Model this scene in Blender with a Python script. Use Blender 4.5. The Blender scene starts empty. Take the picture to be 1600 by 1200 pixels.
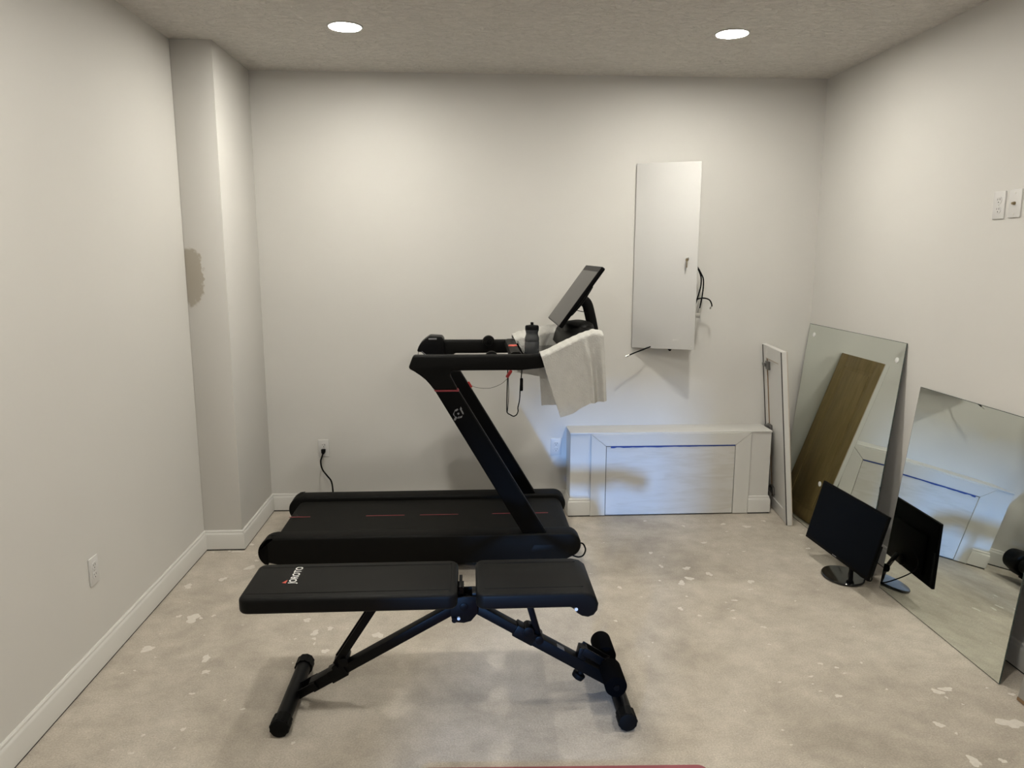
import bpy, bmesh, math, random
from mathutils import Vector, Matrix
R = math.radians
SC = bpy.context.scene
COL = SC.collection

# ------------------------------------------------------------------ camera
CAMH = 1.6725
cam_d = bpy.data.cameras.new('camera')
cam_d.sensor_fit = 'HORIZONTAL'; cam_d.sensor_width = 36.0
cam_d.lens = 1169.136 / 1600 * 36.0
cam_d.clip_start = 0.05
cam = bpy.data.objects.new('camera', cam_d); COL.objects.link(cam)
_p, _y, _r = 0.173059, 0.056423, 0.001821
fw = Vector((math.sin(_y)*math.cos(_p), math.cos(_y)*math.cos(_p), -math.sin(_p)))
rt = Vector((math.cos(_y), -math.sin(_y), 0)); up = rt.cross(fw)
rt2 = rt*math.cos(_r) + up*math.sin(_r); up2 = up*math.cos(_r) - rt*math.sin(_r)
cm = Matrix((rt2, up2, -fw)).transposed().to_4x4(); cm.translation = (0, 0, CAMH)
cam.matrix_world = cm
SC.camera = cam

# ------------------------------------------------------------------ world, daylight, exposure
world = bpy.data.worlds.new('world'); SC.world = world; world.use_nodes = True
world.node_tree.nodes['Background'].inputs[0].default_value = (0.45, 0.65, 1.0, 1)
world.node_tree.nodes['Background'].inputs[1].default_value = 1.0
SC.view_settings.view_transform = 'Standard'
SC.view_settings.look = 'None'
SC.view_settings.exposure = 0.0
SC.view_settings.gamma = 1.0
SC.view_settings.use_curve_mapping = False
LAMP_STRENGTH = 392.0
LAMP_COLOR = (1.0, 0.965, 0.87)
DAY_POWER = 1300.0
# unseen blue daylight lamp; hall, window and low opening are added to shape it
dl = bpy.data.lights.new('unseen_daylight', 'AREA'); dl.shape = 'RECTANGLE'
dl.size = 0.34; dl.size_y = 0.4; dl.energy = DAY_POWER; dl.color = (0.20, 0.46, 1.0)
dlo = bpy.data.objects.new('unseen_daylight', dl); COL.objects.link(dlo)
dlo.location = (-2.03, -5.12, 1.2); dlo.rotation_euler = (R(90), 0, 0)

# ------------------------------------------------------------------ helpers
def merge(bm, tmp):
    me = bpy.data.meshes.new('tmp'); tmp.to_mesh(me); tmp.free()
    bm.from_mesh(me); bpy.data.meshes.remove(me)
    return bm
def nb(bm): return bmesh.new() if bm is None else bm
def bevel(t, w, seg=2, ang=30, only=None):
    t.normal_update()
    es = [e for e in t.edges if len(e.link_faces) == 2 and e.calc_face_angle(0) > R(ang) and (only is None or only(e))]
    if es and w > 0:
        bmesh.ops.bevel(t, geom=es, offset=w, segments=seg, profile=0.5, affect='EDGES', clamp_overlap=True)
def box(bm, x0, x1, y0, y1, z0, z1, bev=0, seg=2):
    bm = nb(bm); t = bmesh.new()
    bmesh.ops.create_cube(t, size=1)
    for v in t.verts:
        v.co = Vector(((x0+x1)/2 + v.co.x*(x1-x0), (y0+y1)/2 + v.co.y*(y1-y0), (z0+z1)/2 + v.co.z*(z1-z0)))
    if bev: bevel(t, bev, seg)
    return merge(bm, t)
def prism(bm, pts, a0, a1, axis='y', bev=0, seg=2, ang=50):
    """polygon in the plane normal to axis, extruded from a0 to a1"""
    bm = nb(bm); t = bmesh.new()
    def P(p, a):
        return {'x': (a, p[0], p[1]), 'y': (p[0], a, p[1]), 'z': (p[0], p[1], a)}[axis]
    A = [t.verts.new(P(p, a0)) for p in pts]; B = [t.verts.new(P(p, a1)) for p in pts]
    t.faces.new(A); t.faces.new(B[::-1])
    n = len(pts)
    for i in range(n): t.faces.new((A[i], B[i], B[(i+1) % n], A[(i+1) % n]))
    bmesh.ops.recalc_face_normals(t, faces=t.faces)
    if bev: bevel(t, bev, seg, ang)
    return merge(bm, t)
def frame_of(d, ref=Vector((0, 0, 1))):
    d = d.normalized()
    if abs(d.dot(ref)) > 0.95: ref = Vector((0, 1, 0))
    s = d.cross(ref).normalized(); u = s.cross(d).normalized()
    return d, s, u
def bar(bm, p0, p1, w, h, bev=0.003, ref=Vector((0, 1, 0))):
    """rectangular bar: w measured along ref, h across"""
    bm = nb(bm); t = bmesh.new(); p0, p1 = Vector(p0), Vector(p1)
    d = (p1-p0).normalized(); s = (ref - d*ref.dot(d)).normalized(); u = d.cross(s)
    bmesh.ops.create_cube(t, size=1); L = (p1-p0).length
    for v in t.verts:
        c = v.co.copy(); v.co = (p0+p1)/2 + d*c.x*L + s*c.y*w + u*c.z*h
    bmesh.ops.recalc_face_normals(t, faces=t.faces)
    if bev: bevel(t, bev, 2)
    return merge(bm, t)
def cyl(bm, p0, p1, r0, r1=None, seg=28, bev=0):
    bm = nb(bm); t = bmesh.new(); p0, p1 = Vector(p0), Vector(p1)
    r1 = r0 if r1 is None else r1
    d, s, u = frame_of(p1-p0)
    A, B = [], []
    for i in range(seg):
        a = 2*math.pi*i/seg; o = s*math.cos(a) + u*math.sin(a)
        A.append(t.verts.new(p0+o*r0)); B.append(t.verts.new(p1+o*r1))
    t.faces.new(A); t.faces.new(B[::-1])
    for i in range(seg): t.faces.new((A[i], B[i], B[(i+1) % seg], A[(i+1) % seg]))
    bmesh.ops.recalc_face_normals(t, faces=t.faces)
    if bev: bevel(t, bev, 2, 60)
    return merge(bm, t)
def spline(pts, n=6):
    P = [Vector(p) for p in pts]
    if len(P) < 3 or n < 2: return P
    out = []
    for i in range(len(P)-1):
        a, b, c, d = P[max(i-1, 0)], P[i], P[i+1], P[min(i+2, len(P)-1)]
        for k in range(n):
            t = k/n
            out.append(0.5*((2*b)+(c-a)*t+(2*a-5*b+4*c-d)*t*t+(3*b-a-3*c+d)*t**3))
    out.append(P[-1]); return out
def tube(bm, pts, r, seg=8, n=6, flat=None):
    """round tube along a smooth path; flat=(w,h) gives a strap"""
    bm = nb(bm); t = bmesh.new(); P = spline(pts, n); rings = []
    ref = Vector((0, 1, 0)); prev = None
    for i, p in enumerate(P):
        d = (P[min(i+1, len(P)-1)] - P[max(i-1, 0)]).normalized()
        if prev is None:
            _, s, u = frame_of(d, ref)
        else:
            s = (prev - d*prev.dot(d)).normalized(); u = s.cross(d).normalized()
        prev = s
        ring = []
        for k in range(seg):
            a = 2*math.pi*k/seg
            if flat: o = s*math.cos(a)*flat[0] + u*math.sin(a)*flat[1]
            else: o = (s*math.cos(a) + u*math.sin(a))*r
            ring.append(t.verts.new(p+o))
        rings.append(ring)
    for a, b in zip(rings, rings[1:]):
        for k in range(seg): t.faces.new((a[k], a[(k+1) % seg], b[(k+1) % seg], b[k]))
    t.faces.new(rings[0][::-1]); t.faces.new(rings[-1])
    bmesh.ops.recalc_face_normals(t, faces=t.faces)
    return merge(bm, t)
def lathe(bm, prof, c=(0, 0, 0), seg=32, sx=1, sy=1):
    bm = nb(bm); t = bmesh.new(); c = Vector(c); rings = []
    for r, z in prof:
        if r <= 1e-6: rings.append([t.verts.new(c+Vector((0, 0, z)))])
        else: rings.append([t.verts.new(c+Vector((r*sx*math.cos(2*math.pi*k/seg), r*sy*math.sin(2*math.pi*k/seg), z))) for k in range(seg)])
    for a, b in zip(rings, rings[1:]):
        for k in range(seg):
            k2 = (k+1) % seg
            if len(a) == 1 and len(b) == 1: continue
            if len(a) == 1: t.faces.new((a[0], b[k], b[k2]))
            elif len(b) == 1: t.faces.new((a[k], b[0], a[k2]))
            else: t.faces.new((a[k], b[k], b[k2], a[k2]))
    if len(rings[0]) > 1: t.faces.new(rings[0])
    if len(rings[-1]) > 1: t.faces.new(rings[-1][::-1])
    bmesh.ops.recalc_face_normals(t, faces=t.faces)
    return merge(bm, t)
def rrect(x0, x1, y0, y1, r, n=5):
    pts = []
    for cx, cy, a0 in ((x1-r, y1-r, 0), (x0+r, y1-r, 90), (x0+r, y0+r, 180), (x1-r, y0+r, 270)):
        for k in range(n+1):
            a = R(a0+90*k/n); pts.append((cx+r*math.cos(a), cy+r*math.sin(a)))
    return pts
def grid(bm, f, nu, nv, thick=0):
    """sheet from f(u,v); thick>0 gives it a second side"""
    bm = nb(bm); t = bmesh.new()
    V = [[t.verts.new(f(i/nu, j/nv)) for j in range(nv+1)] for i in range(nu+1)]
    for i in range(nu):
        for j in range(nv): t.faces.new((V[i][j], V[i+1][j], V[i+1][j+1], V[i][j+1]))
    if thick:
        bmesh.ops.recalc_face_normals(t, faces=t.faces)
        bmesh.ops.solidify(t, geom=t.faces[:], thickness=thick)
    return merge(bm, t)

ORIGIN = {}
def root_of(o):
    while o.parent: o = o.parent
    return o
def obj(name, bm, mat, parent=None, local=False, ang=35, kind=None, label=None):
    """link the bmesh as one mesh object; geometry is in world metres unless local"""
    me = bpy.data.meshes.new(name)
    if parent is not None and not local:
        bmesh.ops.translate(bm, verts=bm.verts[:], vec=-ORIGIN[root_of(parent)])
    bm.to_mesh(me); bm.free()
    me.polygons.foreach_set('use_smooth', [True]*len(me.polygons))
    me.set_sharp_from_angle(angle=R(ang))
    for m in (mat if isinstance(mat, (list, tuple)) else [mat]): me.materials.append(m)
    o = bpy.data.objects.new(name, me); COL.objects.link(o)
    if parent is not None: o.parent = parent
    else: ORIGIN[o] = Vector((0, 0, 0))
    if kind: o['kind'] = kind
    if label: o['label'] = label
    return o
def tag(o, label, cat, group=None):
    o['label'] = label; o['category'] = cat
    if group: o['group'] = group
    return o
def thing(name, label, cat, loc=(0, 0, 0), group=None, matrix=None):
    o = bpy.data.objects.new(name, None); o.empty_display_size = 0.1; COL.objects.link(o)
    if matrix is not None: o.matrix_world = matrix
    else: o.location = loc
    ORIGIN[o] = Vector(loc)
    return tag(o, label, cat, group)
def text_bm(s, width, height, M):
    cu = bpy.data.curves.new('t', 'FONT'); cu.body = s; cu.size = 1; cu.offset = 0.018; cu.resolution_u = 4
    o = bpy.data.objects.new('t', cu); COL.objects.link(o)
    dg = bpy.context.evaluated_depsgraph_get(); dg.update()
    me = bpy.data.meshes.new_from_object(o.evaluated_get(dg))
    bpy.data.objects.remove(o); bpy.data.curves.remove(cu)
    bm = bmesh.new(); bm.from_mesh(me); bpy.data.meshes.remove(me)
    xs = [v.co.x for v in bm.verts]; ys = [v.co.y for v in bm.verts]
    x0, x1, y0, y1 = min(xs), max(xs), min(ys), max(ys)
    for v in bm.verts: v.co = M @ Vector(((v.co.x-x0)/(x1-x0)*width, (v.co.y-y0)/(y1-y0)*height, 0))
    return bm

# ------------------------------------------------------------------ materials
def mat(name, col, rough=0.5, metal=0.0, spec=0.5, noise=None, bump=None, coat=0):
    """noise=(scale, amount) varies the colour, bump=(scale, strength, distance)"""
    m = bpy.data.materials.new(name); m.use_nodes = True
    nt = m.node_tree; b = nt.nodes['Principled BSDF']
    b.inputs['Base Color'].default_value = (*col, 1); b.inputs['Roughness'].default_value = rough
    b.inputs['Metallic'].default_value = metal; b.inputs['Specular IOR Level'].default_value = spec
    if coat: b.inputs['Coat Weight'].default_value = coat
    tc = nt.nodes.new('ShaderNodeTexCoord')
    if noise:
        n = nt.nodes.new('ShaderNodeTexNoise'); n.inputs['Scale'].default_value = noise[0]; n.inputs['Detail'].default_value = 5
        nt.links.new(tc.outputs['Object'], n.inputs['Vector'])
        mr = nt.nodes.new('ShaderNodeMapRange'); mr.inputs[1].default_value = 0.25; mr.inputs[2].default_value = 0.75
        mr.inputs[3].default_value = 1-noise[1]; mr.inputs[4].default_value = 1+noise[1]
        nt.links.new(n.outputs['Fac'], mr.inputs[0])
        mx = nt.nodes.new('ShaderNodeVectorMath'); mx.operation = 'SCALE'; mx.inputs[0].default_value = col
        nt.links.new(mr.outputs[0], mx.inputs['Scale']); nt.links.new(mx.outputs[0], b.inputs['Base Color'])
    if bump:
        n2 = nt.nodes.new('ShaderNodeTexNoise'); n2.inputs['Scale'].default_value = bump[0]; n2.inputs['Detail'].default_value = 4
        nt.links.new(tc.outputs['Object'], n2.inputs['Vector'])
        bp = nt.nodes.new('ShaderNodeBump'); bp.inputs['Strength'].default_value = bump[1]; bp.inputs['Distance'].default_value = bump[2]
        nt.links.new(n2.outputs['Fac'], bp.inputs['Height']); nt.links.new(bp.outputs[0], b.inputs['Normal'])
    return m
def node(nt, t, **kw):
    n = nt.nodes.new(t)
    for k, v in kw.items(): setattr(n, k, v)
    return n
def mixcol(nt, fac, a, bcol):
    n = nt.nodes.new('ShaderNodeMix'); n.data_type = 'RGBA'
    for s, v in ((n.inputs[0], fac), (n.inputs[6], a), (n.inputs[7], bcol)):
        if hasattr(v, 'is_output'): nt.links.new(v, s)
        elif isinstance(v, (int, float)): s.default_value = v
        else: s.default_value = (*v, 1)
    return n.outputs[2]
def spot_mask(nt, coord, centre, radii, edge=0.25):
    """1 inside an ellipsoid with a soft rim, 0 outside"""
    s = node(nt, 'ShaderNodeVectorMath', operation='SUBTRACT'); s.inputs[1].default_value = centre
    nt.links.new(coord, s.inputs[0])
    d = node(nt, 'ShaderNodeVectorMath', operation='DIVIDE'); d.inputs[1].default_value = radii
    nt.links.new(s.outputs[0], d.inputs[0])
    l = node(nt, 'ShaderNodeVectorMath', operation='LENGTH'); nt.links.new(d.outputs[0], l.inputs[0])
    m = node(nt, 'ShaderNodeMapRange'); m.inputs[1].default_value = 1; m.inputs[2].default_value = 1-edge
    m.inputs[3].default_value = 0; m.inputs[4].default_value = 1
    nt.links.new(l.outputs['Value'], m.inputs[0])
    return m.outputs[0]
def distorted(nt, scale, amount):
    tc = nt.nodes.new('ShaderNodeTexCoord')
    n = nt.nodes.new('ShaderNodeTexNoise'); n.inputs['Scale'].default_value = scale; n.inputs['Detail'].default_value = 4
    nt.links.new(tc.outputs['Object'], n.inputs['Vector'])
    s = node(nt, 'ShaderNodeVectorMath', operation='SUBTRACT'); s.inputs[1].default_value = (0.5, 0.5, 0.5)
    nt.links.new(n.outputs['Color'], s.inputs[0])
    k = node(nt, 'ShaderNodeVectorMath', operation='SCALE'); k.inputs['Scale'].default_value = amount
    nt.links.new(s.outputs[0], k.inputs[0])
    a = node(nt, 'ShaderNodeVectorMath', operation='ADD'); nt.links.new(tc.outputs['Object'], a.inputs[0]); nt.links.new(k.outputs[0], a.inputs[1])
    return a.outputs[0]

WALLC = (0.575, 0.56, 0.53)
M_wall = mat('wall_paint', WALLC, 0.6, noise=(1.3, 0.02), bump=(260, 0.06, 0.002))
M_unseenwall = mat('dark_unseen_wall', (0.17, 0.165, 0.155), 0.85, noise=(3, 0.15))  # unseen walls behind the camera, made dark to soak up bounce light
M_trim = mat('trim_paint', (0.60, 0.588, 0.558), 0.38, noise=(3, 0.02))
M_white = mat('white_plastic', (0.58, 0.57, 0.555), 0.35)
M_enamel = mat('white_enamel', (0.545, 0.538, 0.522), 0.65, bump=(400, 0.03, 0.001))
M_blackgap = mat('dark_gap', (0.03, 0.028, 0.026), 0.8)  # near-black for slots and joints; also paints the shade under baseboards

# ceiling: pale paint over a rough brushed texture
M_ceil = mat('ceiling_texture', (0.68, 0.65, 0.605), 0.8)
nt = M_ceil.node_tree; b = nt.nodes['Principled BSDF']
tc = nt.nodes.new('ShaderNodeTexCoord'); mp = nt.nodes.new('ShaderNodeMapping'); mp.inputs['Scale'].default_value = (1, 1.6, 1)
nt.links.new(tc.outputs['Object'], mp.inputs[0])
n1 = nt.nodes.new('ShaderNodeTexNoise'); n1.inputs['Scale'].default_value = 22; n1.inputs['Detail'].default_value = 6; n1.inputs['Roughness'].default_value = 0.65; n1.inputs['Distortion'].default_value = 1.2
nt.links.new(mp.outputs[0], n1.inputs[0])
bp = nt.nodes.new('ShaderNodeBump'); bp.inputs['Strength'].default_value = 1.0; bp.inputs['Distance'].default_value = 0.03
nt.links.new(n1.outputs['Fac'], bp.inputs['Height']); nt.links.new(bp.outputs[0], b.inputs['Normal'])
r1 = nt.nodes.new('ShaderNodeValToRGB'); r1.color_ramp.elements[0].position = 0.36; r1.color_ramp.elements[0].color = (0.72, 0.688, 0.637, 1)
r1.color_ramp.elements[1].position = 0.62; r1.color_ramp.elements[1].color = (0.84, 0.805, 0.75, 1)
nt.links.new(n1.outputs['Fac'], r1.inputs[0]); nt.links.new(r1.outputs[0], b.inputs['Base Color'])  # relief shade put into the colour: bump hollows darker, high spots lighter

# floor: worn concrete slab
M_floor = mat('concrete', (0.5, 0.46, 0.4), 0.75)
nt = M_floor.node_tree; b = nt.nodes['Principled BSDF']
tc = nt.nodes.new('ShaderNodeTexCoord')
def nz(scale, detail, rough=0.55, dist=0.0, vec=None):
    n = nt.nodes.new('ShaderNodeTexNoise'); n.inputs['Scale'].default_value = scale; n.inputs['Detail'].default_value = detail
    n.inputs['Roughness'].default_value = rough; n.inputs['Distortion'].default_value = dist
    nt.links.new(vec or tc.outputs['Object'], n.inputs['Vector']); return n.outputs['Fac']
def rmp(fac, p):
    r = nt.nodes.new('ShaderNodeValToRGB'); el = r.color_ramp.elements
    el[0].position, el[0].color = p[0][0], (*p[0][1], 1); el[1].position, el[1].color = p[-1][0], (*p[-1][1], 1)
    for q in p[1:-1]:
        e = el.new(q[0]); e.color = (*q[1], 1)
    nt.links.new(fac, r.inputs[0]); return r.outputs[0]
F0, F1, F2 = (0.35, 0.308, 0.255), (0.445, 0.397, 0.333), (0.505, 0.455, 0.388)
c1 = rmp(nz(1.6, 7, 0.62, 0.6), [(0.32, F0), (0.5, F1), (0.68, F2)])
c2 = rmp(nz(9, 6, 0.7), [(0.3, (0.82, 0.815, 0.81)), (0.7, (1.10, 1.10, 1.10))])
mm = node(nt, 'ShaderNodeVectorMath', operation='MULTIPLY'); nt.links.new(c1, mm.inputs[0]); nt.links.new(c2, mm.inputs[1])
c3 = rmp(nz(160, 3, 0.7), [(0.3, (0.78, 0.78, 0.78)), (0.7, (1.16, 1.16, 1.16))])
m3 = node(nt, 'ShaderNodeVectorMath', operation='MULTIPLY'); nt.links.new(mm.outputs[0], m3.inputs[0]); nt.links.new(c3, m3.inputs[1])
# dark scuffs and pits
sc = nz(14, 8, 0.75, 1.5)
pit = node(nt, 'ShaderNodeMapRange'); pit.inputs[1].default_value = 0.635; pit.inputs[2].default_value = 0.72; pit.inputs[3].default_value = 0; pit.inputs[4].default_value = 0.55
nt.links.new(sc, pit.inputs[0])
cc = mixcol(nt, pit.outputs[0], m3.outputs[0], (0.27, 0.235, 0.19))
nt.links.new(cc, b.inputs['Base Color'])
bp = nt.nodes.new('ShaderNodeBump'); bp.inputs['Strength'].default_value = 0.6; bp.inputs['Distance'].default_value = 0.004
nt.links.new(nz(70, 6, 0.7), bp.inputs['Height']); nt.links.new(bp.outputs[0], b.inputs['Normal'])
M_splat = mat('spilled_wall_paint', (0.58, 0.54, 0.48), 0.6, noise=(60, 0.08))

# wall paint with a bare, unpainted patch of joint compound on the corner chase
M_chase = mat('wall_paint_with_patch', WALLC, 0.6)
nt = M_chase.node_tree; b = nt.nodes['Principled BSDF']
v = distorted(nt, 38, 0.06)
k1 = spot_mask(nt, v, (-1.49, 4.135, 1.545), (0.072, 0.04, 0.165), 0.12)
nt.links.new(mixcol(nt, k1, WALLC, (0.37, 0.335, 0.28)), b.inputs['Base Color'])

M_ply = mat('whitewashed_plywood', (0.7, 0.7, 0.69), 0.55)
nt = M_ply.node_tree; b = nt.nodes['Principled BSDF']
tc = nt.nodes.new('ShaderNodeTexCoord'); mp = nt.nodes.new('ShaderNodeMapping'); mp.inputs['Scale'].default_value = (1.3, 1, 9)
nt.links.new(tc.outputs['Object'], mp.inputs[0])
n1 = nt.nodes.new('ShaderNodeTexNoise'); n1.inputs['Scale'].default_value = 3.2; n1.inputs['Detail'].default_value = 6; n1.inputs['Distortion'].default_value = 0.9
nt.links.new(mp.outputs[0], n1.inputs[0])
r1 = nt.nodes.new('ShaderNodeValToRGB'); r1.color_ramp.elements[0].position = 0.36; r1.color_ramp.elements[0].color = (0.53, 0.51, 0.475, 1)
r1.color_ramp.elements[1].position = 0.56; r1.color_ramp.elements[1].color = (0.575, 0.562, 0.54, 1)
nt.links.new(n1.outputs['Fac'], r1.inputs[0])
cur = r1.outputs[0]; v = distorted(nt, 22, 0.02)
for cx, cz, rx, rz in ((0.939, 0.306, 0.024, 0.014), (1.215, 0.234, 0.012, 0.010), (1.273, 0.143, 0.016, 0.008), (1.149, 0.094, 0.011, 0.010), (1.448, 0.085, 0.015, 0.014), (1.262, 0.175, 0.006, 0.006)):
    cur = mixcol(nt, spot_mask(nt, v, (cx, 4.56, cz), (rx, 0.5, rz), 0.5), cur, (0.30, 0.28, 0.26))
nt.links.new(cur, b.inputs['Base Color'])

M_black = mat('black_powder_coat', (0.0015, 0.0015, 0.0018), 0.42, spec=0.14, bump=(500, 0.05, 0.0005))
M_tread = mat('black_treadmill_plastic', (0.001, 0.001, 0.001), 0.5, spec=0.07, bump=(700, 0.08, 0.0005))
M_railpad = mat('black_textured_rail', (0.0022, 0.0021, 0.0018), 0.55, spec=0.12, bump=(350, 0.12, 0.0008))
M_belt = mat('running_belt', (0.006, 0.0058, 0.005), 0.6, spec=0.12, bump=(260, 0.15, 0.0008))
M_vinyl = mat('black_vinyl', (0.0035, 0.0034, 0.0031), 0.5, spec=0.13, noise=(6, 0.12), bump=(420, 0.1, 0.0006))
M_foam = mat('black_foam', (0.0015, 0.0015, 0.0018), 0.95, spec=0.03, bump=(300, 0.3, 0.001))
M_rubber = mat('black_rubber', (0.0018, 0.0018, 0.0018), 0.6, spec=0.12)
M_gloss = mat('black_gloss', (0.006, 0.006, 0.007), 0.08, spec=0.6)
M_red = mat('red_plastic', (0.34, 0.02, 0.02), 0.45)
M_redline = mat('dull_red_print', (0.19, 0.02, 0.027), 0.55)
M_btn = mat('red_button', (0.50, 0.075, 0.05), 0.5)
M_silver = mat('silver_print', (0.17, 0.17, 0.175), 0.35)
M_print = mat('white_print', (0.66, 0.66, 0.64), 0.5)
M_steel = mat('bare_steel', (0.62, 0.61, 0.58), 0.3, metal=1.0)
M_hinge = mat('dark_hinge_steel', (0.12, 0.115, 0.11), 0.35, metal=0.6)
M_chrome = mat('zinc', (0.75, 0.74, 0.70), 0.4, metal=1.0)
M_brass = mat('key_brass', (0.30, 0.24, 0.15), 0.35, metal=1.0)
M_towel = mat('white_terry', (0.50, 0.49, 0.46), 0.95, spec=0.1, noise=(25, 0.06), bump=(170, 0.9, 0.004))
M_glass_scr = mat('tablet_glass', (0.016, 0.0145, 0.0135), 0.18, spec=0.09)
M_glass_bez = mat('tablet_bezel_glass', (0.002, 0.002, 0.002), 0.3, spec=0.03)
M_lcd = mat('matte_monitor_panel', (0.0008, 0.0012, 0.0018), 0.32, spec=0.045)
M_mirror = mat('mirror_silver', (0.76, 0.80, 0.755), 0.012, metal=1.0)
M_mirredge = mat('mirror_edge', (0.06, 0.075, 0.068), 0.25)
M_mirback = mat('mirror_backing', (0.05, 0.05, 0.052), 0.6)
M_mat = mat('yoga_mat', (0.27, 0.075, 0.09), 0.85, bump=(220, 0.3, 0.001))
M_tape = mat('blue_tape', (0.025, 0.055, 0.24), 0.6)
M_bottle = mat('smoked_bottle', (0.045, 0.047, 0.05), 0.22, spec=0.5)
M_oak = mat('stained_wood', (0.30, 0.19, 0.085), 0.45)
nt = M_oak.node_tree; b = nt.nodes['Principled BSDF']
tc = nt.nodes.new('ShaderNodeTexCoord'); mp = nt.nodes.new('ShaderNodeMapping'); mp.inputs['Scale'].default_value = (6, 6, 0.8)
nt.links.new(tc.outputs['Object'], mp.inputs[0])
n1 = nt.nodes.new('ShaderNodeTexNoise'); n1.inputs['Scale'].default_value = 5; n1.inputs['Detail'].default_value = 6; n1.inputs['Distortion'].default_value = 0.7
nt.links.new(mp.outputs[0], n1.inputs[0])
r1 = nt.nodes.new('ShaderNodeValToRGB'); r1.color_ramp.elements[0].position = 0.3; r1.color_ramp.elements[0].color = (0.235, 0.160, 0.068, 1)
r1.color_ramp.elements[1].position = 0.7; r1.color_ramp.elements[1].color = (0.315, 0.222, 0.10, 1)
nt.links.new(n1.outputs['Fac'], r1.inputs[0]); nt.links.new(r1.outputs[0], b.inputs['Base Color'])
M_doorwhite = mat('white_melamine', (0.58, 0.57, 0.545), 0.35)
M_rawedge = mat('raw_wood_edge', (0.46, 0.39, 0.32), 0.6, noise=(20, 0.12))
M_board = mat('grey_board', (0.30, 0.285, 0.265), 0.6)
M_boardend = mat('worn_brown_edge', (0.20, 0.12, 0.06), 0.7)
M_lens = bpy.data.materials.new('lamp_lens'); M_lens.use_nodes = True
nt = M_lens.node_tree; b = nt.nodes['Principled BSDF']
b.inputs['Base Color'].default_value = (0.9, 0.9, 0.9, 1)
b.inputs['Emission Color'].default_value = (*LAMP_COLOR, 1); b.inputs['Emission Strength'].default_value = LAMP_STRENGTH

# ------------------------------------------------------------------ the room
H = 2.743; D = 4.785; XL = -1.516; XB = -1.304; YB = 4.135; XR = 2.2315; YF = -1.2; T = 0.12
BH = 0.118
HY = -5.05; HX = -3.3           # hall added behind the room, unseen, to carry the daylight
floor = obj('floor', box(None, HX-T, XR+T, HY-T, D+T, -0.1, 0), M_floor, kind='structure')
ceil = obj('ceiling', box(None, HX-T, XR+T, HY-T, D+T, H, H+0.1), M_ceil, kind='structure')
# back wall with the recess for the wiring enclosure
EX0, EX1, EZ0, EZ1 = 1.075, 1.405, 1.095, 2.185
bm = box(None, XL-T, EX0, D, D+T, 0, H); box(bm, EX1, XR+T, D, D+T, 0, H)
box(bm, EX0, EX1, D, D+T, 0, EZ0); box(bm, EX0, EX1, D, D+T, EZ1, H); box(bm, EX0-0.01, EX1+0.01, D+T-0.01, D+T+0.02, EZ0-.01, EZ1+.01)
obj('wall_back', bm, M_wall, kind='structure')
obj('wall_left', box(None, XL-T, XL, YF, D, 0, H), M_wall, kind='structure')
obj('wall_corner', box(None, XL, XB, YB, D, 0, H, bev=0.004), M_chase, kind='structure')
obj('wall_right', box(None, XR, XR+T, HY, D+T, 0, H), M_wall, kind='structure')
DX0, DX1, DZ = -1.12, -0.66, 0.98  # low opening added in the unseen wall to shape the blue beam
bm = box(None, HX, DX0, YF-T, YF, 0, H); box(bm, DX1, XR, YF-T, YF, 0, H); box(bm, DX0, DX1, YF-T, YF, DZ, H)
obj('wall_front', bm, M_unseenwall, kind='structure')
WX0, WX1, WZ0, WZ1 = -2.2, -1.86, 1.0, 1.4  # window added out of view for the daylight lamp
bm = box(None, HX, WX0, HY-T, HY, 0, H); box(bm, WX1, XR, HY-T, HY, 0, H); box(bm, WX0, WX1, HY-T, HY, 0, WZ0); box(bm, WX0, WX1, HY-T, HY, WZ1, H)
obj('wall_added_hall', bm, M_unseenwall, kind='structure')
obj('wall_added_hall_side', box(None, HX-T, HX, HY, YF, 0, H), M_unseenwall, kind='structure')
bm = box(None, WX0, WX0+0.025, HY-0.05, HY+0.01, WZ0, WZ1); box(bm, WX1-0.025, WX1, HY-0.05, HY+0.01, WZ0, WZ1)
box(bm, WX0, WX1, HY-0.05, HY+0.01, WZ0, WZ0+0.025); box(bm, WX0, WX1, HY-0.05, HY+0.01, WZ1-0.025, WZ1)
wf = obj('window_added', bm, M_trim, kind='structure')

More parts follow.
